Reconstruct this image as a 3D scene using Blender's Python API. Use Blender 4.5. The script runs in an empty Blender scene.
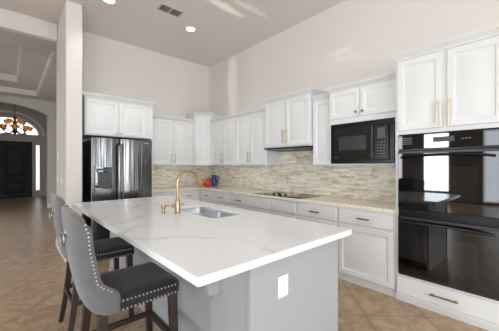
import bpy, math, random
from mathutils import Vector, Matrix, Euler
R = math.radians
random.seed(4)
SC = bpy.context.scene
COL = SC.collection

# ------------------------------------------------------------------ camera, world, light, exposure
cam = bpy.data.cameras.new('camera')
cam.lens = 36 * 270 / 499
cam.sensor_width = 36
cam.clip_start = 0.02
cam_o = bpy.data.objects.new('camera', cam)
COL.objects.link(cam_o)
cam_o.location = (0, 0, 1.372)
cam_o.rotation_euler = (R(90), 0, R(-41.7))
SC.camera = cam_o

world = bpy.data.worlds.new('sky')
SC.world = world
world.use_nodes = True
wn = world.node_tree.nodes['Background']
wn.inputs[0].default_value = (0.95, 0.98, 1.0, 1)
wn.inputs[1].default_value = 6.0

def area_light(name, loc, rot, sx, sy, watts, color=(1, 1, 1)):
    l = bpy.data.lights.new(name, 'AREA')
    l.shape = 'RECTANGLE'
    l.size, l.size_y = sx, sy
    l.energy = watts
    l.color = color
    o = bpy.data.objects.new(name, l)
    COL.objects.link(o)
    o.location = loc
    o.rotation_euler = rot
    return o

WL, WR = -6.5, -5.5                       # window walls: x of the left one, y of the rear one
LEFT_WINDOWS = [(-4.2, -2.4, 0.1, 2.6), (-.9, 1.6, 0.1, 2.6), (2.6, 3.4, 0.4, 2.6), (4.2, 5.2, 0.4, 2.6)]
REAR_WINDOWS = [(-5.0, -3.0, 0.3, 2.9), (-2.0, 0.0, 0.3, 2.9), (2.1, 3.4, 0.3, 2.6)]
LEFT_W, REAR_W, DAY = 42, 56, (.86, .945, 1.01)
for (a, b, c, d), k in zip(LEFT_WINDOWS, (.5, .36, 2.3, .6)):
    area_light('window_daylight', (WL + .03, (a + b) / 2, (c + d) / 2), (0, R(-90), 0), d - c, b - a, k * LEFT_W * (b - a) * (d - c), DAY)
for (a, b, c, d) in REAR_WINDOWS:
    area_light('window_daylight', ((a + b) / 2, WR + .03, (c + d) / 2), (R(90), 0, 0), b - a, d - c, REAR_W * (b - a) * (d - c), DAY)

area_light('window_daylight', (-2.57, 8.2, 1.4), (0, R(-90), 0), 2.1, 1.9, 70, DAY)  # added lamp at the made-up hall window, brightens the hall

def added_glint_spot(src, dst, wide, tall, watts, roll=0):
    # added narrow spot lamp, its streak stands in for reflected sunlight: wide and tall are the streak's size on the wall in metres
    d = Vector(dst) - Vector(src)
    l = bpy.data.lights.new('sun_glint', 'SPOT')
    l.energy = watts; l.shadow_soft_size = 0; l.spot_blend = .7; l.color = (1, .97, .93)
    l.spot_size = 2 * math.atan(max(wide, tall) / 2 / d.length)
    o = bpy.data.objects.new('sun_glint', l); COL.objects.link(o)
    o.location = src
    o.rotation_euler = (d.to_track_quat('-Z', 'Y') @ Euler((0, 0, roll)).to_quaternion()).to_euler()
    m = max(wide, tall)
    o.scale = (wide / m, tall / m, 1)
added_glint_spot((-6.4, 2.9, 1.6), (3.6, 2.04, 3.03), .62, .075, 900, R(4))
added_glint_spot((-6.4, 3.1, 1.3), (3.6, 2.02, 2.93), .58, .07, 750, R(4))
added_glint_spot((-6.4, 1.2, 1.4), (3.6, 4.60, 3.1), .40, 1.6, 1600)
added_glint_spot((-6.4, 3.0, .7), (2.40, 3.25, 3.735), .17, .3, 5500, R(-12))
added_glint_spot((-6.4, 3.2, .8), (2.70, 3.02, 3.735), .13, .24, 3200, R(-12))

SC.view_settings.view_transform = 'Standard'
SC.view_settings.look = 'None'
SC.view_settings.gamma = 1
SC.view_settings.use_curve_mapping = False
SC.view_settings.exposure = -0.74

# ------------------------------------------------------------------ materials
def srgb(r, g, b):
    f = lambda c: (c / 255 / 12.92) if c / 255 <= 0.04045 else ((c / 255 + 0.055) / 1.055) ** 2.4
    return (f(r), f(g), f(b), 1)

def mat(name, col, rough=.5, metal=0., spec=.5, noise=None, bump=None, coat=0., sheen=0.):
    m = bpy.data.materials.new(name)
    m.use_nodes = True
    nt = m.node_tree
    p = nt.nodes['Principled BSDF']
    p.inputs['Base Color'].default_value = col
    p.inputs['Roughness'].default_value = rough
    p.inputs['Metallic'].default_value = metal
    p.inputs['Specular IOR Level'].default_value = spec
    p.inputs['Coat Weight'].default_value = coat
    p.inputs['Sheen Weight'].default_value = sheen
    tc = nt.nodes.new('ShaderNodeTexCoord')
    if noise:
        scale, amt = noise
        n = nt.nodes.new('ShaderNodeTexNoise')
        n.inputs['Scale'].default_value = scale
        n.inputs['Detail'].default_value = 4
        nt.links.new(tc.outputs['Object'], n.inputs['Vector'])
        mx = nt.nodes.new('ShaderNodeMix'); mx.data_type = 'RGBA'
        mx.inputs['A'].default_value = tuple(c * (1 - amt) for c in col[:3]) + (1,)
        mx.inputs['B'].default_value = tuple(min(1, c * (1 + amt)) for c in col[:3]) + (1,)
        nt.links.new(n.outputs['Fac'], mx.inputs['Factor'])
        nt.links.new(mx.outputs['Result'], p.inputs['Base Color'])
    if bump:
        scale, st = bump
        n = nt.nodes.new('ShaderNodeTexNoise')
        n.inputs['Scale'].default_value = scale
        nt.links.new(tc.outputs['Object'], n.inputs['Vector'])
        b = nt.nodes.new('ShaderNodeBump')
        b.inputs['Strength'].default_value = st
        b.inputs['Distance'].default_value = .002
        nt.links.new(n.outputs['Fac'], b.inputs['Height'])
        nt.links.new(b.outputs['Normal'], p.inputs['Normal'])
    return m

M = {}
M['wall'] = mat('wall_paint', srgb(221, 214, 208), .8, noise=(1.5, .015), bump=(140, .15))
M['farwall'] = mat('taupe_accent_paint', srgb(128, 118, 110), .8, noise=(1.5, .02))  # invented dark tone on unseen walls, keeps the oven reflections dark
M['tray'] = mat('tray_trim_paint', srgb(206, 200, 194), .6, noise=(2, .01))
M['hall'] = mat('hall_paint', srgb(190, 183, 176), .8, noise=(1.5, .015))
M['ceil'] = mat('ceiling_paint', srgb(226, 219, 213), .85, noise=(1.2, .015), bump=(120, .15))
M['white'] = mat('white_cabinet_paint', srgb(224, 224, 223), .38, noise=(2, .01))
M['trimwhite'] = mat('white_trim_paint', srgb(236, 234, 230), .45, noise=(2, .01))
M['greycab'] = mat('grey_island_paint', srgb(165, 164, 166), .5, noise=(2, .01))
M['brass'] = mat('brushed_brass', srgb(166, 142, 110), .32, 1., noise=(60, .06))
M['pull'] = mat('antique_brass', srgb(142, 124, 92), .4, 1., noise=(60, .08))
M['gold'] = mat('champagne_brass', srgb(208, 192, 158), .36, 1., noise=(60, .05))
M['steel'] = mat('stainless_steel', srgb(206, 207, 208), .34, 1., noise=(40, .05))
M['ringsteel'] = mat('aged_nickel', srgb(150, 150, 152), .4, 1., noise=(40, .05))
M['nail'] = mat('nickel_nailhead', srgb(205, 205, 206), .3, 1., noise=(40, .05))
M['chrome'] = mat('chrome', srgb(225, 225, 228), .12, 1., noise=(40, .02))
M['black'] = mat('black_enamel', srgb(7, 7, 8), .25, spec=.35, noise=(20, .1))
M['blackglass'] = mat('black_glass', srgb(4, 4, 5), .025, spec=.95, noise=(5, .05))
M['ovenglass'] = mat('oven_window_glass', srgb(24, 23, 22), .025, spec=1.0, noise=(5, .05))
M['darkgrey'] = mat('dark_grey_plastic', srgb(38, 38, 39), .35, noise=(30, .05))
M['midgrey'] = mat('grey_print', srgb(120, 120, 120), .5, noise=(30, .05))
M['velvet'] = mat('grey_velvet', srgb(92, 91, 91), .85, sheen=.25, noise=(11, .3), bump=(90, .2))
M['velvetseat'] = mat('charcoal_velvet_seat', srgb(22, 20, 21), .8, sheen=.2, noise=(9, .2), bump=(90, .2))
M['espresso'] = mat('espresso_wood', srgb(40, 27, 22), .4, noise=(18, .25))
M['doorwood'] = mat('dark_door_wood', srgb(22, 14, 11), .6, noise=(14, .25))
M['plastic'] = mat('white_plastic', srgb(245, 245, 243), .35, noise=(10, .01))
M['toe'] = mat('toe_kick_paint', srgb(214, 213, 212), .5, noise=(2, .01))
M['vent'] = mat('vent_metal', srgb(205, 200, 195), .5, noise=(8, .02))
M['dark'] = mat('dark_cavity', srgb(35, 33, 32), .9, noise=(8, .1))
M['red'] = mat('red_glaze', srgb(205, 42, 22), .15, noise=(6, .06), coat=.5)
M['blue'] = mat('blue_glaze', srgb(28, 62, 128), .15, noise=(6, .06), coat=.5)
M['yellow'] = mat('yellow_glaze', srgb(228, 180, 40), .15, noise=(6, .06), coat=.5)
M['amber'] = mat('amber_glass_shade', srgb(236, 178, 92), .3, noise=(14, .15))
M['amber'].node_tree.nodes['Principled BSDF'].inputs['Transmission Weight'].default_value = .55
M['oldgold'] = mat('old_gold', srgb(168, 112, 40), .35, 1., noise=(30, .1))

def emis(name, col, s):
    m = bpy.data.materials.new(name); m.use_nodes = True
    p = m.node_tree.nodes['Principled BSDF']
    p.inputs['Base Color'].default_value = col
    p.inputs['Emission Color'].default_value = col
    p.inputs['Emission Strength'].default_value = s
    return m
M['lamp'] = emis('lamp_glow', (1, .96, .9, 1), 6)
M['bulb'] = emis('amber_bulb', (1, .72, .34, 1), 8)

def glass(name, tint, refl=.12):
    m = bpy.data.materials.new(name); m.use_nodes = True
    nt = m.node_tree; nt.nodes.clear()
    o = nt.nodes.new('ShaderNodeOutputMaterial')
    t = nt.nodes.new('ShaderNodeBsdfTransparent'); t.inputs[0].default_value = tint
    g = nt.nodes.new('ShaderNodeBsdfGlossy'); g.inputs['Roughness'].default_value = .02
    x = nt.nodes.new('ShaderNodeMixShader'); x.inputs[0].default_value = refl
    nt.links.new(t.outputs[0], x.inputs[1]); nt.links.new(g.outputs[0], x.inputs[2])
    nt.links.new(x.outputs[0], o.inputs[0])
    return m
M['glass'] = glass('window_glass', (.95, .97, 1, 1))

def nd(nt, t, **kw):
    n = nt.nodes.new(t)
    for k, v in kw.items():
        if hasattr(n, k): setattr(n, k, v)
        else: n.inputs[k].default_value = v
    return n

def ramp(nt, pts):
    r = nt.nodes.new('ShaderNodeValToRGB')
    e = r.color_ramp.elements
    while len(e) < len(pts): e.new(.5)
    for el, (p, c) in zip(e, pts): el.position = p; el.color = c
    return r

def quartz():
    m = mat('white_veined_quartz', srgb(236, 236, 234), .16, spec=.5)
    nt = m.node_tree; p = nt.nodes['Principled BSDF']; L = nt.links.new
    tc = nt.nodes.new('ShaderNodeTexCoord')
    w = nd(nt, 'ShaderNodeTexNoise', Scale=1.7, Detail=5, Roughness=.6)
    L(tc.outputs['Object'], w.inputs['Vector'])
    mx = nd(nt, 'ShaderNodeMix', data_type='RGBA'); mx.inputs['Factor'].default_value = .38
    L(tc.outputs['Object'], mx.inputs['A']); L(w.outputs['Color'], mx.inputs['B'])
    v = nd(nt, 'ShaderNodeTexVoronoi', feature='DISTANCE_TO_EDGE', Scale=1.9)
    L(mx.outputs['Result'], v.inputs['Vector'])
    r = ramp(nt, [(0, (1, 1, 1, 1)), (.012, (.55, .55, .55, 1)), (.05, (0, 0, 0, 1))])
    L(v.outputs['Distance'], r.inputs[0])
    n2 = nd(nt, 'ShaderNodeTexNoise', Scale=1.1, Detail=2)
    L(tc.outputs['Object'], n2.inputs['Vector'])
    r2 = ramp(nt, [(.42, (0, 0, 0, 1)), (.62, (1, 1, 1, 1))])
    L(n2.outputs['Fac'], r2.inputs[0])
    mu = nd(nt, 'ShaderNodeMath', operation='MULTIPLY'); L(r.outputs[0], mu.inputs[0]); L(r2.outputs[0], mu.inputs[1])
    c = nd(nt, 'ShaderNodeMix', data_type='RGBA')
    c.inputs['A'].default_value = srgb(234, 236, 238); c.inputs['B'].default_value = srgb(202, 199, 195)
    L(mu.outputs[0], c.inputs['Factor']); L(c.outputs['Result'], p.inputs['Base Color'])
    return m
M['quartz'] = quartz()

def granite():
    m = mat('beige_granite', srgb(205, 192, 168), .2)
    nt = m.node_tree; p = nt.nodes['Principled BSDF']; L = nt.links.new
    tc = nt.nodes.new('ShaderNodeTexCoord')
    n = nd(nt, 'ShaderNodeTexNoise', Scale=38, Detail=6, Roughness=.7); L(tc.outputs['Object'], n.inputs['Vector'])
    r = ramp(nt, [(.3, srgb(206, 193, 170)), (.5, srgb(234, 224, 205)), (.7, srgb(244, 238, 224))])
    L(n.outputs['Fac'], r.inputs[0]); L(r.outputs[0], p.inputs['Base Color'])
    return m
M['granite'] = granite()

def stacked_stone(axis):
    m = mat('stacked_stone_' + axis, srgb(200, 190, 172), .55)
    nt = m.node_tree; p = nt.nodes['Principled BSDF']; L = nt.links.new
    tc = nt.nodes.new('ShaderNodeTexCoord')
    sp = nt.nodes.new('ShaderNodeSeparateXYZ'); L(tc.outputs['Object'], sp.inputs[0])
    cb = nt.nodes.new('ShaderNodeCombineXYZ')
    L(sp.outputs['X' if axis == 'x' else 'Y'], cb.inputs[0]); L(sp.outputs['Z'], cb.inputs[1])
    bt = nd(nt, 'ShaderNodeTexBrick', offset=.37, squash=1.6, squash_frequency=3)
    bt.inputs['Scale'].default_value = 1.0
    bt.inputs['Brick Width'].default_value = .15
    bt.inputs['Row Height'].default_value = .033
    bt.inputs['Mortar Size'].default_value = .0012
    bt.inputs['Color1'].default_value = (0, 0, 0, 1)
    bt.inputs['Color2'].default_value = (1, 1, 1, 1)
    bt.inputs['Mortar'].default_value = (.25, .25, .25, 1)
    L(cb.outputs[0], bt.inputs['Vector'])
    r = ramp(nt, [(0, srgb(214, 198, 174)), (.22, srgb(240, 231, 214)), (.45, srgb(250, 245, 235)), (.65, srgb(231, 222, 208)), (.82, srgb(244, 231, 206)), (1, srgb(216, 211, 202))])
    L(bt.outputs['Color'], r.inputs[0])
    n = nd(nt, 'ShaderNodeTexNoise', Scale=8, Detail=6, Roughness=.68)
    mp = nt.nodes.new('ShaderNodeMapping'); mp.inputs['Scale'].default_value = (1, 1, 2.6)
    L(tc.outputs['Object'], mp.inputs[0]); L(mp.outputs[0], n.inputs['Vector'])
    r2 = ramp(nt, [(.32, srgb(196, 180, 156)), (.5, (1, 1, 1, 1)), (.75, srgb(246, 244, 241))])
    L(n.outputs['Fac'], r2.inputs[0])
    mx = nd(nt, 'ShaderNodeMix', data_type='RGBA', blend_type='MULTIPLY'); mx.inputs['Factor'].default_value = .8
    L(r.outputs[0], mx.inputs['A']); L(r2.outputs[0], mx.inputs['B'])
    L(mx.outputs['Result'], p.inputs['Base Color'])
    b = nd(nt, 'ShaderNodeBump'); b.inputs['Strength'].default_value = .6; b.inputs['Distance'].default_value = .006
    ad = nd(nt, 'ShaderNodeMath', operation='ADD'); L(bt.outputs['Color'], ad.inputs[0]); L(n.outputs['Fac'], ad.inputs[1])
    L(ad.outputs[0], b.inputs['Height']); L(b.outputs['Normal'], p.inputs['Normal'])
    return m

def floor_tile():
    m = mat('brown_travertine_tile', srgb(140, 112, 85), .3)
    nt = m.node_tree; p = nt.nodes['Principled BSDF']; L = nt.links.new
    tc = nt.nodes.new('ShaderNodeTexCoord')
    mp = nt.nodes.new('ShaderNodeMapping'); mp.inputs['Rotation'].default_value = (0, 0, R(45)); mp.inputs['Location'].default_value = (.134, .105, 0)
    L(tc.outputs['Object'], mp.inputs[0])
    bt = nd(nt, 'ShaderNodeTexBrick', offset=0.)
    bt.inputs['Scale'].default_value = 1.0
    bt.inputs['Brick Width'].default_value = .527
    bt.inputs['Row Height'].default_value = .527
    bt.inputs['Mortar Size'].default_value = .004
    bt.inputs['Mortar Smooth'].default_value = .3
    bt.inputs['Color1'].default_value = (.0, .0, .0, 1)
    bt.inputs['Color2'].default_value = (1, 1, 1, 1)
    L(mp.outputs[0], bt.inputs['Vector'])
    n = nd(nt, 'ShaderNodeTexNoise', Scale=8.0, Detail=10, Roughness=.74, Distortion=.3)
    L(tc.outputs['Object'], n.inputs['Vector'])
    r = ramp(nt, [(.25, srgb(130, 107, 83)), (.5, srgb(176, 149, 120)), (.75, srgb(213, 188, 158))])
    L(n.outputs['Fac'], r.inputs[0])
    tint = nd(nt, 'ShaderNodeMix', data_type='RGBA', blend_type='MULTIPLY'); tint.inputs['Factor'].default_value = .5
    r3 = ramp(nt, [(0, (.72, .7, .68, 1)), (1, (1.0, 1.0, 1.0, 1))])
    L(bt.outputs['Color'], r3.inputs[0])
    L(r.outputs[0], tint.inputs['A']); L(r3.outputs[0], tint.inputs['B'])
    mx = nd(nt, 'ShaderNodeMix', data_type='RGBA'); mx.inputs['B'].default_value = srgb(104, 84, 66)
    L(bt.outputs['Fac'], mx.inputs['Factor']); L(tint.outputs['Result'], mx.inputs['A'])
    L(mx.outputs['Result'], p.inputs['Base Color'])
    b = nd(nt, 'ShaderNodeBump', invert=True); b.inputs['Strength'].default_value = .4; b.inputs['Distance'].default_value = .003
    L(bt.outputs['Fac'], b.inputs['Height']); L(b.outputs['Normal'], p.inputs['Normal'])
    rr = nd(nt, 'ShaderNodeMapRange'); rr.inputs['To Min'].default_value = .22; rr.inputs['To Max'].default_value = .42
    L(n.outputs['Fac'], rr.inputs['Value']); L(rr.outputs[0], p.inputs['Roughness'])
    return m
M['floor'] = floor_tile()

def black_stainless():
    m = mat('black_stainless', srgb(108, 107, 106), .17, 1.)
    nt = m.node_tree; p = nt.nodes['Principled BSDF']; L = nt.links.new
    tc = nt.nodes.new('ShaderNodeTexCoord')
    mp = nt.nodes.new('ShaderNodeMapping'); mp.inputs['Scale'].default_value = (11, 11, .25)
    L(tc.outputs['Object'], mp.inputs[0])
    n = nd(nt, 'ShaderNodeTexNoise', Scale=1.0, Detail=3); L(mp.outputs[0], n.inputs['Vector'])
    b = nd(nt, 'ShaderNodeBump'); b.inputs['Strength'].default_value = .4; b.inputs['Distance'].default_value = .02
    L(n.outputs['Fac'], b.inputs['Height']); L(b.outputs['Normal'], p.inputs['Normal'])
    return m
M['fridge'] = black_stainless()

# ------------------------------------------------------------------ mesh helpers
class MB:
    def __init__(s): s.v = []; s.f = []
    def add(s, vs, fs):
        o = len(s.v); s.v += [tuple(v) for v in vs]; s.f += [tuple(i + o for i in f) for f in fs]
        return s
    def box(s, x0, x1, y0, y1, z0, z1):
        return s.add([(x, y, z) for z in (z0, z1) for y in (y0, y1) for x in (x0, x1)],
                     [(0, 2, 3, 1), (4, 5, 7, 6), (0, 1, 5, 4), (2, 6, 7, 3), (0, 4, 6, 2), (1, 3, 7, 5)])
    def loft(s, loops, closed=True, cap0=True, cap1=True):
        n = len(loops[0]); vs = [p for l in loops for p in l]; fs = []
        for i in range(len(loops) - 1):
            for j in range(n if closed else n - 1):
                k = (j + 1) % n
                fs.append((i * n + j, i * n + k, (i + 1) * n + k, (i + 1) * n + j))
        if cap0: fs.append(tuple(reversed(range(n))))
        if cap1: fs.append(tuple((len(loops) - 1) * n + j for j in range(n)))
        return s.add(vs, fs)
    def panel(s, x0, x1, z0, z1, prof):
        """nested rectangles facing -y: prof is [(inset, y), ...] from the back edge to the centre"""
        return s.loft([[(x0 + i, y, z0 + i), (x1 - i, y, z0 + i), (x1 - i, y, z1 - i), (x0 + i, y, z1 - i)] for i, y in prof])
    def tube(s, path, r, n=10, cap=True):
        P = [Vector(p) for p in path]; rs = r if isinstance(r, (list, tuple)) else [r] * len(P)
        loops = []; up = None
        for i, p in enumerate(P):
            t = (P[min(i + 1, len(P) - 1)] - P[max(i - 1, 0)]).normalized()
            if up is None: up = t.orthogonal().normalized()
            up = (up - t * up.dot(t)).normalized()
            w = t.cross(up)
            loops.append([p + (up * math.cos(a) + w * math.sin(a)) * rs[i] for a in [2 * math.pi * k / n for k in range(n)]])
        return s.loft(loops, cap0=cap, cap1=cap)
    def lathe(s, prof, c=(0, 0, 0), n=20):
        """prof: [(radius, z)], turned about z at c"""
        return s.loft([[(c[0] + r * math.cos(a), c[1] + r * math.sin(a), c[2] + z) for a in [2 * math.pi * k / n for k in range(n)]] for r, z in prof])
    def build(s, name, m, parent=None, bevel=0, smooth=True, sub=0, loc=None, angle=35):
        me = bpy.data.meshes.new(name)
        me.from_pydata(s.v, [], s.f)
        me.validate()
        import bmesh
        bm = bmesh.new(); bm.from_mesh(me); bmesh.ops.recalc_face_normals(bm, faces=bm.faces); bm.to_mesh(me); bm.free()
        me.materials.append(m)
        if smooth:
            for p in me.polygons: p.use_smooth = True
            if not sub: me.set_sharp_from_angle(angle=R(angle))
        o = bpy.data.objects.new(name, me); COL.objects.link(o)
        if parent: o.parent = parent
        if loc: o.location = loc
        if bevel:
            b = o.modifiers.new('bevel', 'BEVEL'); b.width = bevel; b.segments = 2; b.limit_method = 'ANGLE'; b.angle_limit = R(40)
        if sub:
            d = o.modifiers.new('sub', 'SUBSURF'); d.levels = sub; d.render_levels = sub
        return o

def rrect(cx, cy, hx, hy, r, z, n=5):
    out = []
    for (sx, sy, a0) in ((1, 1, 0), (-1, 1, 90), (-1, -1, 180), (1, -1, 270)):
        for k in range(n + 1):
            a = R(a0 + 90 * k / n)
            out.append((cx + sx * (hx - r) + r * math.cos(a), cy + sy * (hy - r) + r * math.sin(a), z))
    return out

def tag(o, label, cat, group=None):
    o['label'] = label; o['category'] = cat
    if group: o['group'] = group
    return o

def thing(name, label, cat, loc=(0, 0, 0), rz=0, group=None):
    o = bpy.data.objects.new(name, None); COL.objects.link(o)
    o.empty_display_size = .1
    o.location = loc; o.rotation_euler = (0, 0, rz)
    return tag(o, label, cat, group)

def struct(o):
    o['kind'] = 'structure'; return o

def dup(root, loc, label, rz=None):
    r = root.copy(); COL.objects.link(r); r.location = loc; r['label'] = label
    if rz is not None: r.rotation_euler = (0, 0, rz)
    for ch in list(root.children):
        c = ch.copy(); COL.objects.link(c); c.parent = r
        for g in list(ch.children):
            d = g.copy(); COL.objects.link(d); d.parent = c
    return r

# ------------------------------------------------------------------ the room
XW, YW, ZC, ZH = 3.60, 5.495, 3.735, 3.457      # right wall, back wall, kitchen ceiling, hall ceiling
T = .12
struct(MB().box(WL, XW + T, WR, 15.3, -.12, 0).build('floor', M['floor'], smooth=False))
struct(MB().box(WL, XW + T, WR, YW + .12, ZC, ZC + .12).build('ceiling', M['ceil'], smooth=False))
struct(MB().box(XW, XW + T, WR, YW + T, 0, ZC).build('wall_right', M['wall'], smooth=False))
struct(MB().box(.84, XW, YW, YW + T, 0, ZC).build('wall_back', M['wall'], smooth=False))

def holed_wall(axis, pos, a0, a1, holes, top, name, thick):
    """a wall with rectangular openings; axis 'x' means the plane x = pos, running in y"""
    m = MB()
    def bx(u0, u1, z0, z1):
        lo, hi = min(pos, pos + thick), max(pos, pos + thick)
        if axis == 'x': m.box(lo, hi, u0, u1, z0, z1)
        else: m.box(u0, u1, lo, hi, z0, z1)
    u = a0
    for (b, c, z0, z1) in sorted(holes):
        bx(u, b, 0, top); bx(b, c, 0, z0); bx(b, c, z1, top); u = c
    bx(u, a1, 0, top)
    return struct(m.build(name, M['farwall'], smooth=False))
holed_wall('x', WL, WR, YW + T, LEFT_WINDOWS, ZC, 'wall_left', -T)
holed_wall('y', WR, WL, XW + T, REAR_WINDOWS, ZC, 'wall_rear', -T)
wi = 3
for axis, lst in (('x', LEFT_WINDOWS), ('y', REAR_WINDOWS)):
    for (a, b, c, d) in lst:
        f = MB(); g = MB(); w = .05
        p = WL if axis == 'x' else WR
        def bx(mm, u0, u1, z0, z1, t0, t1):
            if axis == 'x': mm.box(p + t0, p + t1, u0, u1, z0, z1)
            else: mm.box(u0, u1, p + t0, p + t1, z0, z1)
        bx(f, a, a + w, c, d, -.1, -.02); bx(f, b - w, b, c, d, -.1, -.02); bx(f, a + w, b - w, c, c + w, -.1, -.02); bx(f, a + w, b - w, d - w, d, -.1, -.02)
        bx(f, (a + b) / 2 - .02, (a + b) / 2 + .02, c + w, d - w, -.09, -.03)
        fo = struct(f.build('window_%d' % wi, M['trimwhite'], smooth=False))
        bx(g, a + w, b - w, c + w, d - w, -.065, -.06)
        g.build('pane', M['glass'], fo, smooth=False)
        wi += 1

# short wall that shields the fridge, header over the hall opening, hall and foyer
DX0, DX1, DY = .603, .808, 4.60
struct(MB().box(DX0, DX1, DY, YW + T, 0, ZC).build('wall_divider', M['wall'], bevel=.012))
struct(MB().box(WL, DX0, YW, YW + T, ZH, ZC).build('wall_header', M['wall'], bevel=.01))
HX0 = -2.6
struct(MB().box(-1.95, -1.8, 3.6, YW, 0, ZC).build('wall_partition', M['wall'], smooth=False))  # added wall out of view, blocks window light from the divider's side
struct(MB().box(WL, HX0, YW, YW + T, 0, ZH).build('wall_hall_front', M['wall'], smooth=False))
hm = MB()
for (a, b_, c_, d_) in ((YW + T, 7.2, 0, 4.2), (9.2, 15.3, 0, 4.2), (7.2, 9.2, 0, .3), (7.2, 9.2, 2.5, 4.2)): hm.box(HX0 - T, HX0, a, b_, c_, d_)
struct(hm.build('wall_hall_left', M['hall'], smooth=False))
hw = struct(MB().box(HX0 - .1, HX0 - .03, 7.2, 7.25, .3, 2.5).box(HX0 - .1, HX0 - .03, 9.15, 9.2, .3, 2.5).box(HX0 - .1, HX0 - .03, 7.25, 9.15, .3, .35).box(HX0 - .1, HX0 - .03, 7.25, 9.15, 2.45, 2.5).build('window_10', M['trimwhite'], smooth=False))  # made-up window out of view, added to bring light into the hall
MB().box(HX0 - .065, HX0 - .06, 7.25, 9.15, .35, 2.45).build('pane', M['glass'], hw, smooth=False)
AY = 10.85                                               # arch between hall and foyer
struct(MB().box(1.6, 1.6 + T, YW + T, 15.3, 0, 4.2).build('wall_hall_right', M['hall'], smooth=False))
# hall ceiling: a two-step tray
c = MB()
X1, Y0, Y1 = .65, 6.08, 10.35
c.box(HX0, 1.6, YW + T, Y0, ZH, ZH + .1); c.box(HX0, 1.6, Y1, AY + .2, ZH, ZH + .1); c.box(X1, 1.6, Y0, Y1, ZH, ZH + .1); c.box(HX0, -2.1, Y0, Y1, ZH, ZH + .1)
z1 = ZH + .15
x2, ya, yb = .185, 6.62, 9.55
c.box(-2.1, X1 + .02, Y0 - .02, ya, z1, z1 + .08); c.box(-2.1, X1 + .02, yb, Y1 + .02, z1, z1 + .08); c.box(x2, X1 + .02, ya, yb, z1, z1 + .08); c.box(-2.1, -1.65, ya, yb, z1, z1 + .08)
z2 = z1 + .16
c.box(-1.7, x2 + .02, ya - .02, yb + .02, z2, z2 + .08)
struct(c.build('ceiling_hall', M['hall'], smooth=False))
t = MB()
def ring(x0, x1, y0, y1, za, zb, w):
    t.box(x1 - w, x1, y0, y1, za, zb); t.box(x0, x0 + w, y0, y1, za, zb); t.box(x0 + w, x1 - w, y0, y0 + w, za, zb); t.box(x0 + w, x1 - w, y1 - w, y1, za, zb)
ring(-2.1, X1, Y0, Y1, ZH + .001, z1, .035); ring(-1.65, x2, ya, yb, z1 + .001, z2, .03)
struct(t.build('trim_1', M['tray'], smooth=False))

def arch_wall(name, y, t, x0, x1, zt, cx, hw, zs, za, m, zb=0):
    """wall in the plane y with an elliptic arched opening (sides run straight down to zb)"""
    N = 28; b = MB()
    pts = [(cx + hw * math.cos(math.pi * k / N), zs + (za - zs) * math.sin(math.pi * k / N)) for k in range(N + 1)]
    for yy in ((y, y + t),):
        loops = []
        for (px_, pz) in pts:
            loops.append([(px_, yy[0], pz), (px_, yy[1], pz), (px_, yy[1], zt), (px_, yy[0], zt)])
        b.loft(loops)
    b.box(cx + hw, x1, y, y + t, zb, zt); b.box(x0, cx - hw, y, y + t, zb, zt)
    return struct(b.build(name, m, smooth=False))
arch_wall('wall_arch', AY, .2, HX0, 1.6, 4.2, -.32, 1.56, 2.62, 3.27, M['hall'])
struct(MB().box(.925, 1.3, AY + .05, AY + .2, 0, 2.92).box(.90, 1.3, AY + .03, AY + .2, 2.92, 2.97).build('wall_arch_jamb', M['hall'], smooth=False))
FY = 15.1
struct(MB().box(HX0, 1.6, AY + .2, FY + .2, 4.0, 4.1).build('ceiling_foyer', M['ceil'], smooth=False))
# foyer end wall with the front door, sidelight and half-round window
WC, WH, WZ, WT = -.02, 1.06, 2.68, 3.42
DZ = 2.40
b = MB(); N = 28
loops = []
for k in range(N + 1):
    px_, pz = WC + WH * math.cos(math.pi * k / N), WZ + (WT - WZ) * math.sin(math.pi * k / N)
    loops.append([(px_, FY, pz), (px_, FY + .2, pz), (px_, FY + .2, 4.1), (px_, FY, 4.1)])
b.loft(loops)
b.box(WC + WH, 1.6, FY, FY + .2, DZ, 4.1); b.box(HX0, WC - WH, FY, FY + .2, DZ, 4.1)
b.box(WC - WH, WC + WH, FY, FY + .2, DZ, WZ)
SX0, SX1 = .86, 1.03
b.box(.76, SX0, FY, FY + .2, 0, DZ); b.box(SX1, 1.6, FY, FY + .2, 0, DZ); b.box(SX0, SX1, FY, FY + .2, 0, .25); b.box(SX0, SX1, FY, FY + .2, 2.3, DZ)
b.box(HX0, -1.35, FY, FY + .2, 0, DZ)
struct(b.build('wall_foyer', M['hall'], smooth=False))
# front double door
d0 = struct(MB().box(-1.35, -1.28, FY + .02, FY + .16, 0, DZ).box(.69, .76, FY + .02, FY + .16, 0, DZ).box(-1.28, .69, FY + .02, FY + .16, DZ - .06, DZ).box(-1.28, .69, FY + .05, FY + .18, 0, .03).build('door_1', M['doorwood'], bevel=.006))
for (xa, xb) in ((-1.28, -.297), (-.294, .69)):
    p = MB().box(xa, xb, FY + .06, FY + .11, .01, DZ - .06)
    for (za, zb) in ((.15, .75), (.9, 2.2)):
        p.panel(xa + .13, xb - .13, za, zb, [(0, FY + .06), (.0, FY + .045), (.03, FY + .045), (.05, FY + .058), (.08, FY + .058), (.12, FY + .035)])
    p.build('door_leaf', M['doorwood'], d0, smooth=False)
MB().tube([(-.35, FY + .05, .95), (-.35, FY + .0, .95), (-.35, FY + .0, 1.35), (-.35, FY + .05, 1.35)], .012, 8).build('pull_handle', M['oldgold'], d0)
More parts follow.
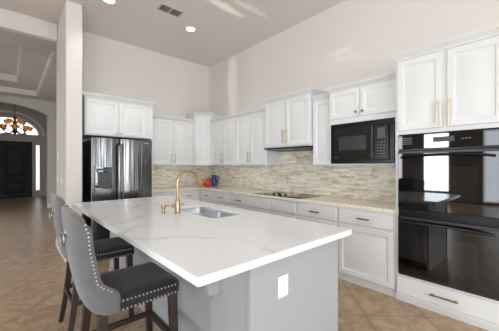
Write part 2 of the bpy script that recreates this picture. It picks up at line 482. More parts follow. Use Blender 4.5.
# half-round window
wb = MB()
for (ra, rb) in ((1.0, .93), (.55, .5)):
    for k in range(N):
        q = []
        for kk in (k, k + 1):
            a = math.pi * kk / N
            q.append([(WC + WH * r_ * math.cos(a), yy, WZ + (WT - WZ) * r_ * math.sin(a)) for r_ in (ra, rb) for yy in (FY + .06, FY + .1)])
        wb.loft([[q[0][0], q[0][1], q[0][3], q[0][2]], [q[1][0], q[1][1], q[1][3], q[1][2]]])
for k in range(1, 6):
    a = math.pi * k / 6
    wb.tube([(WC + WH * .5 * math.cos(a), FY + .08, WZ + (WT - WZ) * .5 * math.sin(a)), (WC + WH * .95 * math.cos(a), FY + .08, WZ + (WT - WZ) * .95 * math.sin(a))], .012, 6)
wb.box(WC - WH, WC + WH, FY + .06, FY + .1, WZ, WZ + .04)
w1 = struct(wb.build('window_1', M['trimwhite'], smooth=False))
arc = [(WC + WH * .96 * math.cos(math.pi * k / N), FY + .082, WZ + (WT - WZ) * .96 * math.sin(math.pi * k / N)) for k in range(N + 1)]
MB().loft([arc, [(x, y + .005, z) for x, y, z in arc]]).build('pane', M['glass'], w1, smooth=False)
tr = MB()
for k in range(N):
    q = []
    for kk in (k, k + 1):
        a = math.pi * kk / N
        q.append([(WC + hw_ * math.cos(a), yy, WZ + hz_ * math.sin(a)) for hw_, hz_ in ((1.2, .98), (1.13, .92)) for yy in (FY - .05, FY)])
    tr.loft([[q[0][0], q[0][1], q[0][3], q[0][2]], [q[1][0], q[1][1], q[1][3], q[1][2]]])
struct(tr.build('trim_2', M['trimwhite'], smooth=False))
# sidelight with louvred shutter
w2 = struct(MB().box(SX0, SX0 + .035, FY + .03, FY + .1, .25, 2.3).box(SX1 - .02, SX1, FY + .03, FY + .1, .25, 2.3).box(SX0 + .035, SX1 - .02, FY + .03, FY + .1, .25, .3).box(SX0 + .035, SX1 - .02, FY + .03, FY + .1, 2.25, 2.3).build('window_2', M['trimwhite'], smooth=False))
MB().box(SX0 + .035, SX1 - .02, FY + .085, FY + .09, .3, 2.25).build('pane', M['glass'], w2, smooth=False)
sl = MB()
for k in range(22):
    z = .34 + k * .087
    sl.loft([[(SX0 + .035, FY + .03, z), (SX0 + .035, FY + .07, z + .03), (SX0 + .035, FY + .073, z + .026), (SX0 + .035, FY + .033, z - .004)], [(SX1 - .02, FY + .03, z), (SX1 - .02, FY + .07, z + .03), (SX1 - .02, FY + .073, z + .026), (SX1 - .02, FY + .033, z - .004)]])
sl.build('shutter_louvres', M['trimwhite'], w2, smooth=False)
# baseboards
struct(MB().box(1.585, 1.6, YW + T, AY, 0, .12).build('baseboard_hall', M['trimwhite'], bevel=.004))
struct(MB().box(DX0 - .012, DX0, DY, YW + T, 0, .12).box(DX0 - .012, DX1, DY - .012, DY, 0, .12).build('baseboard_divider', M['trimwhite'], bevel=.004))
struct(MB().box(.925, 1.24, AY + .036, AY + .05, 0, .12).build('baseboard_arch', M['trimwhite'], bevel=.004))
# backsplash
struct(MB().box(1.93, XW - .011, YW - .011, YW, .914, 1.372).build('wall_backsplash_back', stacked_stone('x'), smooth=False))
struct(MB().box(XW - .011, XW, 1.08, YW - .011, .914, 1.372).box(XW - .011, XW, 2.285, 3.19, 1.372, 1.66).build('wall_backsplash_right', stacked_stone('y'), smooth=False))

# ------------------------------------------------------------------ cabinets
DT = .02                                              # door thickness
RAISED = [(0, 0), (0, -DT + .004), (.004, -DT), (.052, -DT), (.058, -DT + .007), (.066, -DT + .009), (.076, -DT + .009), (.1, -DT + .001)]
FLAT = [(0, 0), (0, -DT + .006), (.006, -DT), (.02, -DT)]
def panel_on(parent, name, x0, x1, z0, z1, prof=RAISED, m='white'):
    b = MB().panel(0, x1 - x0, 0, z1 - z0, prof)
    return b.build(name, M[m], parent, loc=(x0, 0, z0), angle=20)

def bar_pull(parent, x, z, length, vertical=True, m='gold', r=.006, y0=-DT):
    b = MB(); h = length / 2; out = -.03
    if vertical:
        b.box(-r, r, out - r, out + r, -h, h)
        for s in (-1, 1): b.box(-r * .9, r * .9, out, 0, s * (h - .025) - r, s * (h - .025) + r)
    else:
        b.box(-h, h, out - r, out + r, -r, r)
        for s in (-1, 1): b.box(s * (h - .02) - r, s * (h - .02) + r, out, 0, -r * .9, r * .9)
    return b.build('handle', M[m], parent, bevel=.002, loc=(x, y0, z))

def knob(parent, x, z, m='pull'):
    b = MB()
    n = 14
    prof = [(.006, 0), (.006, -.014), (.014, -.018), (.016, -.024), (.011, -.03), (.003, -.031)]
    b.loft([[(r_ * math.cos(2 * math.pi * k / n), y, r_ * math.sin(2 * math.pi * k / n)) for k in range(n)] for r_, y in prof])
    return b.build('knob', M[m], parent, loc=(x, -DT, z))

def crown_on(parent, W, D, z, h=.06, o=.055, left=True, right=True):
    """stepped and coved crown moulding round the front and the open sides"""
    prof = [(0, 0), (.012, 0), (.014, .012 * h / .06), (.024, .02 * h / .06), (.04, .036 * h / .06), (o - .006, .046 * h / .06), (o, .048 * h / .06), (o, h), (0, h)]
    pts = []
    if left: pts.append(lambda q: (-q, D))
    pts.append(lambda q: (-q if left else 0, -q))
    pts.append(lambda q: (W + q if right else W, -q))
    if right: pts.append(lambda q: (W + q, D))
    loops = []
    for f in pts: loops.append([(f(q)[0], f(q)[1], z + zz) for q, zz in prof])
    b = MB().loft(loops)
    b.box(.0, W, .0, D, z, z + h * .9)
    return b.build('crown_moulding', M['white'], parent, angle=20)

CAB_G = {'u': 'white wall cabinets', 'b': 'white base cabinets'}
def cabinet(name, label, loc, rz, W, z0, z1, D, group, openings=None, m='white', toe=0.):
    """carcass whose front frame lies at local y = 0, running right along +x and back along +y; openings (x0, x1, z0, z1) are left hollow for appliances"""
    t_ = thing(name, label, 'cabinet', (loc[0], loc[1], 0), rz, group)
    b = MB()
    if openings:
        (x0, x1, a, c_) = openings
        b.box(0, x0, 0, D, z0, z1).box(x1, W, 0, D, z0, z1).box(x0, x1, 0, D, c_, z1)
        if a > z0: b.box(x0, x1, 0, D, z0, a)
        b.box(x0, x1, D - .02, D, a, c_)
    else:
        b.box(0, W, 0, D, z0 + toe, z1)
    b.build('carcass', M[m], t_, bevel=.002)
    if toe:
        MB().box(0, W, .018, D, 0, toe).build('toe_kick', M['toe'], t_, smooth=False)
    return t_

# --- right wall (rotated -90: local x runs towards -Y, front faces -X)
Q = R(-90)
FB, FU = 2.98, 3.255
GU, GB = CAB_G['u'], CAB_G['b']
# tall oven cabinet
WT_ = .84
tw = cabinet('oven_cabinet', 'tall white oven cabinet with two upper doors, built around the black double oven', (2.965, 1.07), Q, WT_, .05, 2.43, .63, 'tall white cabinets', (.04, .80, .285, 1.675))
MB().box(0, WT_, .012, .6, 0, .05).build('toe_kick', M['toe'], tw, smooth=False)
crown_on(tw, WT_, .63, 2.43)
for (xa, xb, hx) in ((.022, .403, .366), (.437, .818, .456)):
    d = panel_on(tw, 'door', xa, xb, 1.722, 2.415)
    bar_pull(d, hx - xa, 1.856 - 1.722, .225)
dr = panel_on(tw, 'drawer', .015, .825, .085, .258, FLAT)
bar_pull(dr, .40, .088, .215, False, 'pull')
# base cabinets: (y of the left end, width, label, front kind)
bases = [(1.73, .653, 'white base cabinet beside the oven tower, one wide raised panel door under its drawer', 'wide'),
         (2.355, .622, 'white base cabinet with a brass pull, between the cooktop and the wide door cabinet', 'pair'),
         (3.31, .952, 'white base cabinet under the black cooktop with two plain false drawer fronts', 'false'),
         (3.87, .558, 'white base cabinet just left of the cooktop with a brass pull on its drawer', 'pair'),
         (4.335, .463, 'narrow white base cabinet, second one left of the cooktop', 'one'),
         (4.883, .546, 'white base cabinet on the right wall in the corner, below the coloured jugs', 'one')]
for (y, W, lab, kind) in bases:
    cb = cabinet('base_cabinet', lab, (FB, y), Q, W, 0, .874, .60, GB, toe=.085)
    e = .016
    if kind == 'false':
        for (xa, xb) in ((e, W / 2 - .01), (W / 2 + .01, W - e)):
            panel_on(cb, 'false_front', xa, xb, .695, .852, FLAT)
            panel_on(cb, 'door', xa, xb, .1, .672)
        continue
    dr = panel_on(cb, 'drawer', e, W - e, .695, .852, FLAT)
    bar_pull(dr, (W - 2 * e) / 2, .08, .125 if W < .6 else .14, False, 'pull', .007)
    if kind == 'pair':
        for (xa, xb) in ((e, W / 2 - .004), (W / 2 + .004, W - e)):
            panel_on(cb, 'door', xa, xb, .1, .672)
    else:
        panel_on(cb, 'door', e, W - e, .1, .672)
# base cabinet along the back wall, beside the fridge
YB = 4.885
cb = cabinet('base_cabinet', 'white base cabinet on the back wall between the fridge and the corner', (1.925, YB), 0, 1.05, 0, .874, .60, GB, toe=.085)
for (xa, xb, pull_) in ((.016, .50, False), (.52, 1.01, True)):
    dr = panel_on(cb, 'drawer', xa, xb, .695, .852, FLAT)
    if pull_: bar_pull(dr, (xb - xa) / 2, .07, .125, False, 'pull', .007)
    panel_on(cb, 'door', xa, xb, .1, .672)

# wall cabinets, right wall
def upper(label, loc, rz, W, z0, z1, D, doors, crown=(False, False), ch=.06, co=.05, hm='gold'):
    u = cabinet('wall_cabinet', label, loc, rz, W, z0, z1, D, GU)
    for (xa, xb, za, zb, hx, hz, hk) in doors:
        d = panel_on(u, 'door', xa, xb, za, zb)
        if hk == 'bar': bar_pull(d, hx - xa, hz - za, .2, True, hm, .005)
        if hk == 'knob': knob(d, hx - xa, hz - za)
    crown_on(u, W, D, z1, ch, co, *crown)
    return u
def pair(W, z0, z1, e=.014, g=.006, hz=None, hk='bar'):
    hz = hz or z0 + .15
    return [(e, W / 2 - g, z0 + .014, z1 - .012, W / 2 - g - .03, hz, hk), (W / 2 + g, W - e, z0 + .014, z1 - .012, W / 2 + g + .03, hz, hk)]
ZU0, ZU1 = 1.372, 2.292
upper('white double wall cabinet on the right wall, next to the tall corner cabinet', (FU, 4.86), Q, .825, ZU0, ZU1, XW - FU - .002, pair(.825, ZU0, ZU1))
upper('white double wall cabinet on the right wall, directly left of the raised hood cabinet', (FU, 4.035), Q, .825, ZU0, ZU1, XW - FU - .002, pair(.825, ZU0, ZU1))
upper('raised white wall cabinet above the range hood with two brass bar handles', (3.20, 3.195), Q, .905, 1.655, 2.40, XW - 3.202, pair(.905, 1.655, 2.40, hz=1.655 + .17), (True, True))
upper('narrow white single door wall cabinet between hood cabinet and microwave cabinet', (FU, 2.285), Q, .332, ZU0, ZU1, XW - FU - .002, [(.014, .318, ZU0 + .014, ZU1 - .012, 0, 0, None)])
mwc = cabinet('wall_cabinet', 'white wall cabinet holding the black microwave, with two small knob doors on top', (3.15, 1.95), Q, .875, 1.375, 2.325, XW - 3.152, GU, (.025, .805, 1.393, 1.90))
for (xa, xb, hx) in ((.014, .405, .375), (.425, .855, .455)):
    d = panel_on(mwc, 'door', xa, xb, 1.965, 2.31)
    knob(d, hx - xa, .055)
crown_on(mwc, .875, XW - 3.152, 2.325, .055, .05, True, False)
# corner and back wall
s2 = math.sqrt(.5)
cx0, cy0, cx1, cy1 = 2.985, 5.145, 3.255, 4.875
Wd = math.hypot(cx1 - cx0, cy1 - cy0)
cor = thing('wall_cabinet', 'tallest white wall cabinet, set diagonally across the corner with a single door', 'cabinet', (cx0, cy0, 0), R(-45), GU)
def cl(x, y): dx, dy = x - cx0, y - cy0; return ((dx - dy) * s2, (dx + dy) * s2)
poly = [cl(cx0, cy0), cl(cx1, cy1), cl(XW - .002, cy1), cl(XW - .002, YW - .002), cl(cx0, YW - .002)]
MB().loft([[(x, y, z) for x, y in poly] for z in (ZU0, 2.44)]).build('carcass', M['white'], cor, bevel=.002)
d = panel_on(cor, 'door', .03, Wd - .03, ZU0 + .014, 2.428)
bar_pull(d, .03, .15, .2, True, 'gold', .005)
crp = []
for q, zz in [(0, 0), (.012, 0), (.016, .012), (.036, .034), (.046, .046), (.05, .048), (.05, .06), (0, .06)]:
    k = q * math.tan(R(22.5))
    # offsets along the side returns (45 degree turns)
    a0 = cl(cx0 - q * .3, YW - .05); a1 = (-k * .3, -q); a2 = (Wd + k, -q); a3 = cl(XW - .05, cy1 - q)
    crp.append([(p_[0], p_[1], 2.44 + zz) for p_ in (a0, a1, a2, a3)])
b = MB().loft([[crp[i][j] for i in range(len(crp))] for j in range(4)])
b.loft([[(x, y, z) for x, y in poly] for z in (2.44, 2.49)])
b.build('crown_moulding', M['white'], cor, angle=20)
BW = cx0 - 1.925
upper('white double wall cabinet on the back wall between fridge cabinet and corner cabinet', (1.925, 5.165), 0, BW, ZU0, ZU1, YW - 5.167, [(.03, .56, ZU0 + .014, ZU1 - .012, .53, ZU0 + .15, 'bar'), (.575, BW - .012, ZU0 + .014, ZU1 - .012, .607, ZU0 + .15, 'bar')])
# cabinet over the fridge with its side panel
fc = thing('wall_cabinet', 'deep white cabinet above the dark fridge with two doors and a full height side panel', 'cabinet', (.865, 4.76, 0), 0, GU)
MB().box(0, 1.055, 0, YW - 4.762, 1.845, 2.43).build('carcass', M['white'], fc, bevel=.002)
MB().box(1.035, 1.055, 0, YW - 4.762, 0, 1.845).build('side_panel', M['white'], fc, smooth=False)
for (xa, xb, hx) in ((.02, .47, .445), (.49, .955, .515)):
    d = panel_on(fc, 'door', xa, xb, 1.86, 2.415)
    knob(d, hx - xa, .03, 'gold')
crown_on(fc, 1.055, YW - 4.762, 2.43, .06, .055, True, True)

# ------------------------------------------------------------------ worktops
wt = MB()
pl = [(1.925, 4.85), (2.95, 4.85), (2.95, 1.074), (XW - .012, 1.074), (XW - .012, YW - .012), (1.925, YW - .012)]
wt.loft([[(x, y, z) for x, y in pl] for z in (.874, .914)])
tag(wt.build('perimeter_worktop', M['granite'], bevel=.006), 'beige granite worktop running along the two walls under the stone backsplash', 'worktop')

IX0, IX1, IY0, IY1 = .574, 1.846, .96, 3.885
SX, SXb, SY, SYb = 1.315, 1.655, 1.945, 2.70          # sink cut-out
def rr_at(x0, x1, y0, y1, r, z): return rrect((x0 + x1) / 2, (y0 + y1) / 2, (x1 - x0) / 2, (y1 - y0) / 2, r, z, 5)
def slab_with_hole(z0, z1):
    o0, o1 = rr_at(IX0, IX1, IY0, IY1, .012, z0), rr_at(IX0, IX1, IY0, IY1, .012, z1)
    # mitred apron: 4 cm thick at the edges, 2 cm round the sink
    zm = z1 - .02; w = .02
    a0, a1 = rr_at(IX0 + w, IX1 - w, IY0 + w, IY1 - w, .012, zm), rr_at(IX0 + w, IX1 - w, IY0 + w, IY1 - w, .012, z0)
    h0, h1 = rr_at(SX, SXb, SY, SYb, .07, zm), rr_at(SX, SXb, SY, SYb, .07, z1)
    b = MB(); b.loft([h0, a0, a1, o0, o1, h1, h0], cap0=False, cap1=False)
    return b
tag(slab_with_hole(.874, .914).build('island_worktop', M['quartz'], bevel=.003, angle=30), 'large white quartz island worktop with faint grey veins and a sink cut into it', 'worktop')

# ------------------------------------------------------------------ island
BX0, BX1, BY0, BY1 = .955, 1.824, 1.06, 3.73
isl = thing('kitchen_island', 'light grey kitchen island base under the white quartz top', 'island', ((BX0 + BX1) / 2, (BY0 + BY1) / 2, 0))
ox, oy = isl.location.x, isl.location.y
def ib(b, name, m, **k):
    b.v = [(x - ox, y - oy, z) for x, y, z in b.v]
    return b.build(name, m, isl, **k)
w_ = .03
b = MB().box(BX0, BX0 + w_, BY0, BY1, .0, .8935).box(BX1 - w_, BX1, BY0, BY1, .1, .8935).box(BX0 + w_, BX1 - w_, BY0, BY0 + w_, .0, .8935).box(BX0 + w_, BX1 - w_, BY1 - w_, BY1, .0, .8935).box(BX0 + w_, BX1 - .09, BY0 + w_, BY1 - w_, .1, .14)
ib(b, 'body', M['greycab'], bevel=.002)
ib(MB().box(BX0 - .012, BX0 + .022, BY0 - .012, BY0 - .0005, 0, .8935).box(BX0 - .012, BX0 - .0005, BY0, BY0 + .022, 0, .8935), 'corner_trim', M['greycab'], bevel=.002)
ib(MB().box(BX0 - .012, BX0 - .0005, BY0 + .024, BY1, 0, .1), 'baseboard', M['greycab'], bevel=.003)
for yy in (1.34, 2.30, 3.3):
    b = MB().loft([[(BX0 - .0005, y, .60), (BX0 - .075, y, .60), (BX0 - .092, y, .70), (BX0 - .092, y, .893), (BX0 - .0005, y, .893)] for y in (yy, yy + .04)])
    ib(b, 'support_bracket', M['greycab'], bevel=.003)
# doors on the sink side
for k in range(4):
    ya = BY0 + .03 + k * .655
    dd = MB().panel(0, .635, 0, .70, RAISED)
    o = dd.build('door', M['greycab'], isl, angle=20)
    o.location = (BX1 - ox, ya - oy, .14); o.rotation_euler = (0, 0, R(90))
# outlet on the end panel
ol = MB().panel(1.167, 1.252, .598, .722, [(0, BY0), (0, BY0 - .004), (.003, BY0 - .006), (.02, BY0 - .006)])
ol = ib(ol, 'outlet_plate', M['plastic']); ol['label'] = 'white electrical outlet plate on grey end panel'
sock = MB()
for zc in (.635, .685):
    sock.loft([[(p[0], yy, p[1]) for p in [(1.2095 + .017 * math.cos(2 * math.pi * k / 16), zc + .019 * math.sin(2 * math.pi * k / 16)) for k in range(16)]] for yy in (BY0 - .006, BY0 - .008)])
sock.v = [(x - ox, y - oy, z) for x, y, z in sock.v]
so = sock.build('socket', M['plastic'], ol)
slt = MB()
for zc in (.635, .685):
    for dx in (-.006, .006): slt.box(1.2095 + dx - .0012, 1.2095 + dx + .0012, BY0 - .0088, BY0 - .0081, zc - .002, zc + .009)
    slt.box(1.2075, 1.2115, BY0 - .0088, BY0 - .0081, zc - .012, zc - .008)
slt.v = [(x - ox, y - oy, z) for x, y, z in slt.v]
slt.build('socket_slots', M['darkgrey'], ol, smooth=False)

# sink: two bowls
snk = thing('kitchen_sink', 'stainless steel double bowl sink sunk into the white island top', 'sink', ((SX + SXb) / 2, (SY + SYb) / 2, .7205))
sx_, sy_ = snk.location.x, snk.location.y
def bowl(y0, y1):
    b = MB(); z = lambda q: q - .70
    L_ = lambda i, zz, r: [(x - sx_, y - sy_, zz - .70) for x, y, _ in rr_at(SX - .006 + i, SXb + .006 - i, y0 + i, y1 - i, r, 0)]
    b.loft([L_(0, .872, .07), L_(.012, .872, .065), L_(.016, .74, .06), L_(.04, .705, .05), L_(.06, .704, .04), L_(.035, .70, .05), L_(.011, .735, .065), L_(0, .866, .07)], cap0=False, cap1=False)
    b.f.append(tuple(range(4 * 24, 5 * 24))); b.f.append(tuple(range(5 * 24, 6 * 24)))
    return b.build('bowl', M['steel'], snk, angle=50)
ym = 2.315
for (a, c_) in ((SY - .006, ym - .006), (ym + .006, SYb + .006)):
    bo = bowl(a, c_)
    MB().lathe([(.001, .0), (.042, .0), (.045, .003), (.03, .005), (.012, .002), (.001, .002)], ((SX + SXb) / 2 - sx_, (a + c_) / 2 - sy_, .0045), 18).build('drain', M['chrome'], bo)
MB().box(SX - sx_ + .01, SXb - sx_ - .01, ym - .0058 - sy_, ym + .0058 - sy_, .04, .176).build('divider', M['steel'], snk, bevel=.003)

# faucet
FX, FYq = 1.215, 2.405
fa = thing('faucet', 'brushed brass gooseneck pull-down faucet on the island beside the sink', 'faucet', (FX, FYq, .914))
MB().lathe([(.03, 0), (.03, .006), (.024, .01), (.0235, .125), (.021, .13), (.0145, .134)], n=22).build('base', M['brass'], fa)
path = [(0, 0, .13), (0, 0, .29)] + [(.112 - .112 * math.cos(R(a)), 0, .295 + .112 * math.sin(R(a))) for a in range(12, 169, 12)]
MB().tube(path, .0125, 14).build('spout', M['brass'], fa)
e = Vector(path[-1]); d_ = (Vector(path[-1]) - Vector(path[-2])).normalized()
MB().tube([e, e + d_ * .012, e + d_ * .014, e + d_ * .07, e + d_ * .095], [.0135, .0135, .0155, .017, .011], 14).build('spray_head', M['brass'], fa)
hd = MB().tube([(-.05, .012, .07), (.015, -.003, .07)], .0165, 14).tube([(.0, -.001, .072), (.04, -.012, .08), (.058, -.02, .086)], [.006, .0055, .004], 8)
hd.build('lever_handle', M['brass'], fa)
sd = thing('soap_dispenser', 'short brass soap dispenser standing beside the faucet on the island', 'dispenser', (1.115, 2.50, .914))
MB().lathe([(.024, 0), (.024, .005), (.016, .01), (.014, .04), (.02, .046), (.022, .06), (.02, .074), (.008, .078)], n=18).build('body', M['brass'], sd)
MB().tube([(.012, 0, .064), (.05, -.012, .066), (.062, -.015, .056)], [.007, .006, .005], 10).build('nozzle', M['brass'], sd)

# ------------------------------------------------------------------ cooktop and hood
ck = thing('cooktop', 'black glass cooktop set in the beige granite worktop under the hood', 'cooktop', (3.235, 2.77, .914))
def dsc(x, y, r): return [(x + r * math.cos(2 * math.pi * k / 28), y + r * math.sin(2 * math.pi * k / 28)) for k in range(28)]
MB().loft([rrect(0, 0, .265, .455, .01, z) for z in (.0005, .007)] + [rrect(0, 0, .262, .452, .01, .009)]).build('glass_top', M['blackglass'], ck)
for (x, y, r_) in ((-.13, .25, .08), (.12, .25, .1), (.12, -.25, .08), (-.12, -.27, .1)):
    rg = MB(); o_, i_ = dsc(x, y, r_), dsc(x, y, r_ - .004)
    rg.loft([[(a, b_, .0091) for a, b_ in o_], [(a, b_, .0096) for a, b_ in o_], [(a, b_, .0096) for a, b_ in i_], [(a, b_, .0091) for a, b_ in i_]], cap0=False, cap1=False)
    rg.build('burner_ring', M['darkgrey'], ck)
for k in range(4):
    MB().lathe([(.021, .0), (.021, .006), (.017, .01), (.0155, .024), (.012, .027), (.001, .027)], (-.17 + (k % 2) * .045, .10 - k * .065, .0092), 16).build('knob', M['black'], ck)
hd = thing('range_hood', 'slim black range hood under the raised white cabinet', 'hood', (3.155, 3.185, 1.606), Q)
MB().loft([[(0, 0, .028), (.885, 0, .028), (.885, .42, .0), (0, .42, .0)], [(0, 0, .048), (.885, 0, .048), (.885, .42, .048), (0, .42, .048)]]).build('body', M['black'], hd, bevel=.003)
MB().loft([[(.08, .05, .023), (.43, .05, .023), (.43, .37, .0015), (.08, .37, .0015)], [(.08, .05, .03), (.43, .05, .03), (.43, .37, .008), (.08, .37, .008)]]).build('filter', M['darkgrey'], hd, smooth=False)
MB().loft([[(.46, .05, .023), (.81, .05, .023), (.81, .37, .0015), (.46, .37, .0015)], [(.46, .05, .03), (.81, .05, .03), (.81, .37, .008), (.46, .37, .008)]]).build('filter', M['darkgrey'], hd, smooth=False)

# ------------------------------------------------------------------ double oven
ov = thing('double_oven', 'black built-in double wall oven in the tall white cabinet', 'oven', (2.963, 1.037, .28), Q)
OW = .76
MB().box(.03, OW - .04, .004, .55, .02, 1.37).build('body', M['black'], ov, smooth=False)
fr = MB()
for z in (.0, .59, .652, 1.238): fr.box(0, OW, -.022, .0, z, z + .014)
fr.box(0, OW, -.018, .0, .6, .656)
for xa in (0, OW - .012): fr.box(xa, xa + .012, -.02, 0, .0, 1.252)
fr.build('frame', M['black'], ov, bevel=.002)
cpn = MB().box(0, OW, -.026, .0, 1.254, 1.40).build('control_panel', M['blackglass'], ov, bevel=.003)
MB().box(.30, .46, -.0272, -.0262, 1.31, 1.355).build('display', M['darkgrey'], cpn, smooth=False)
bt = MB()
for i in range(5):
    for j in range(4):
        bt.box(.04 + i * .018, .052 + i * .018, -.0272, -.0262, 1.30 + j * .018, 1.308 + j * .018)
for i in range(3): bt.box(.51 + i * .025, .526 + i * .025, -.0272, -.0262, 1.325, 1.333)
bt.build('button_print', M['midgrey'], cpn, smooth=False)
def oven_door(z0, z1):
    d = MB().panel(0, OW, 0, z1 - z0, [(0, 0), (0, -.03), (.004, -.034), (.02, -.034)]).build('door', M['blackglass'], ov, loc=(0, 0, z0))
    H = z1 - z0
    MB().loft([[(p[0] + OW / 2, yy, p[1] + H * .46) for p in [(x, y) for x, y, _ in rrect(0, 0, OW / 2 - .14, H * .27, .012, 0)]] for yy in (-.0342, -.0352)]).build('window', M['ovenglass'], d)
    h = []
    for k in range(17):
        u = k / 16; xx = .03 + u * (OW - .06)
        bow = math.sin(math.pi * u) ** .6
        h.append((xx, -.034 - .045 * bow - .0, H - .065 + .022 * bow))
    MB().tube(h, .012, 10).build('handle', M['black'], d)
    MB().panel(.0, OW, H - .028, H - .004, [(0, -.034), (0, -.036), (.002, -.037), (.006, -.037)]).build('vent_strip', M['darkgrey'], d)
oven_door(.666, 1.236)
oven_door(.016, .588)

# ------------------------------------------------------------------ microwave
mw = thing('microwave', 'black built-in microwave under two small knob doors', 'microwave', (3.148, 1.923, 1.396), Q)
MWW, MWH = .776, .50
MB().box(.03, MWW - .03, .004, .40, .03, MWH - .03).build('body', M['black'], mw, smooth=False)
tf = MB()
tf.box(0, MWW, -.014, 0, 0, .045).box(0, MWW, -.014, 0, MWH - .06, MWH).box(0, .045, -.014, 0, .045, MWH - .06).box(MWW - .05, MWW, -.014, 0, .045, MWH - .06)
tf.build('trim_frame', M['black'], mw, bevel=.003)
dw = MB().panel(.047, .555, .047, MWH - .062, [(0, 0), (0, -.024), (.004, -.028), (.03, -.028)]).build('door', M['blackglass'], mw)
MB().panel(.125, .465, .165, .335, [(0, -.0282), (0, -.0288), (.002, -.029), (.01, -.029)]).build('window', M['darkgrey'], dw)
MB().box(.07, .10, -.0292, -.0285, .075, .082).build('badge', M['midgrey'], dw, smooth=False)
cp = MB().panel(.558, MWW - .052, .047, MWH - .062, [(0, 0), (0, -.024), (.003, -.027), (.02, -.027)]).build('control_panel', M['black'], mw)
MB().box(.60, .69, -.0282, -.0272, .28, .415).build('display', M['darkgrey'], cp, smooth=False)
kp = MB()
for i in range(4):
    for j in range(6): kp.box(.603 + i * .022, .616 + i * .022, -.0292, -.0283, .288 + j * .02, .298 + j * .02)  # upper grid paints a speckled reflection over the display
for i in range(3):
    for j in range(6): kp.box(.60 + i * .034, .615 + i * .034, -.0285, -.0273, .075 + j * .032, .083 + j * .032)
kp.build('keypad', M['midgrey'], cp, smooth=False)

# ------------------------------------------------------------------ fridge
fg = thing('refrigerator', 'black stainless side by side refrigerator with water dispenser beside the short wall', 'fridge', (.895, 4.48, 0))
FW, FH = .905, 1.785
MB().box(.004, FW - .004, .075, .90, .02, FH - .03).build('body', M['black'], fg, bevel=.004)
SPL = .398
ld = MB().loft([rrect(SPL / 2 - .002, .035, SPL / 2 - .003, .033, .014, z, 4) for z in (.06, FH)]).build('door', M['fridge'], fg)
rd = MB().loft([rrect((SPL + FW) / 2 + .002, .035, (FW - SPL) / 2 - .003, .033, .014, z, 4) for z in (.06, FH)]).build('door', M['fridge'], fg)
MB().box(.02, FW - .02, .05, .08, .02, .058).build('kick_grille', M['black'], fg, smooth=False)
for (hx, dd) in ((SPL - .028, ld), (SPL + .034, rd)):
    hp = [(hx, .004, .55), (hx, -.045, .58), (hx, -.052, 1.1), (hx, -.045, 1.68), (hx, .004, 1.71)]
    MB().tube(hp, .011, 10).build('handle', M['fridge'], dd)
dp = MB()
dp.panel(.058, .288, 1.02, 1.345, [(0, .004), (0, -.006), (.012, -.006), (.016, .0)]).build('dispenser', M['blackglass'], ld)
dq = ld.children[-1]
for q in ld.children:
    if q.name.startswith('dispenser'): dq = q
MB().box(.085, .262, -.008, -.0005, 1.295, 1.325).build('control_strip', M['darkgrey'], dq, smooth=False)
MB().box(.085, .262, -.006, -.0005, 1.045, 1.28).box(.085, .262, -.024, -.006, 1.04, 1.055).box(.15, .2, -.02, -.006, 1.17, 1.27).build('dispenser_bay', M['darkgrey'], dq, bevel=.003)
MB().box(FW - .13, FW - .06, .0, .0025, 1.735, 1.742).build('badge', M['steel'], rd, smooth=False)
for x in (.03, FW - .11): MB().box(x, x + .08, .06, .2, FH - .03, FH + .012).build('hinge_cover', M['black'], fg, bevel=.004)

# ------------------------------------------------------------------ ceramic jugs in the corner
def jug(label, m, x, y, h, r, rz):
    t_ = thing('ceramic_jug', label, 'jug', (x, y, .914), rz, 'glazed jugs in the worktop corner')
    MB().lathe([(r * .6, 0), (r * .72, .006), (r, h * .3), (r * .98, h * .5), (r * .62, h * .78), (r * .58, h * .88), (r * .7, h), (r * .64, h), (r * .52, h * .88), (r * .5, h * .8), (.002, h * .7)], n=22).build('body', m, t_)
    MB().tube([(r * .58, 0, h * .88), (r * 1.15, 0, h * .86), (r * 1.35, 0, h * .62), (r * .97, 0, h * .42)], .009, 8).build('handle', m, t_)
    return t_
jug('blue glazed jug, tallest of the three jugs in the corner', M['blue'], 3.36, 4.95, .25, .09, R(-20))
jug('round red glazed jug in the corner, in front of the blue one', M['red'], 3.155, 4.86, .19, .08, R(40))
jug('small yellow glazed jug in the corner, beside the red one', M['yellow'], 3.03, 4.96, .17, .052, R(100))

# ------------------------------------------------------------------ bar stools
ST = thing('bar_stool', 'nearer grey velvet wing back bar stool with silver nailheads at the island', 'stool', (.55, 1.765, 0), 0, 'grey velvet bar stools at the island')
def lerp(tab, z):
    if z <= tab[0][0]: return tab[0][1]
    for (a, b_), (c_, d_) in zip(tab, tab[1:]):
        if z <= c_: return b_ + (d_ - b_) * (z - a) / (c_ - a)
    return tab[-1][1]
XR = [(.585, -.238), (.62, -.252), (.755, -.284), (.93, -.312), (1.11, -.327), (1.2, -.328)]
XFR = [(.585, -.10), (.69, -.10), (.715, -.128), (.74, -.165), (.771, -.193), (.84, -.207), (.945, -.228), (1.035, -.236), (1.08, -.248), (1.12, -.27), (1.2, -.30)]
SWH = .236
def shell(s, t):
    zt = 1.148 - .075 * abs(s) ** 2.2
    z = .585 + t * (zt - .585)
    a = s * math.pi / 2
    xr, xf = lerp(XR, z), lerp(XFR, z)
    if z < .63:
        xr += (.63 - z) * .3
    y = SWH * math.copysign(abs(math.sin(a)) ** .62, s)
    x = xr + (xf - xr) * (1 - max(0, math.cos(a)) ** .62)
    return Vector((x, y, z))
NS, NT = 26, 22
outer = [[shell(-1 + 2 * i / NS, j / NT) for j in range(NT + 1)] for i in range(NS + 1)]
inner = []
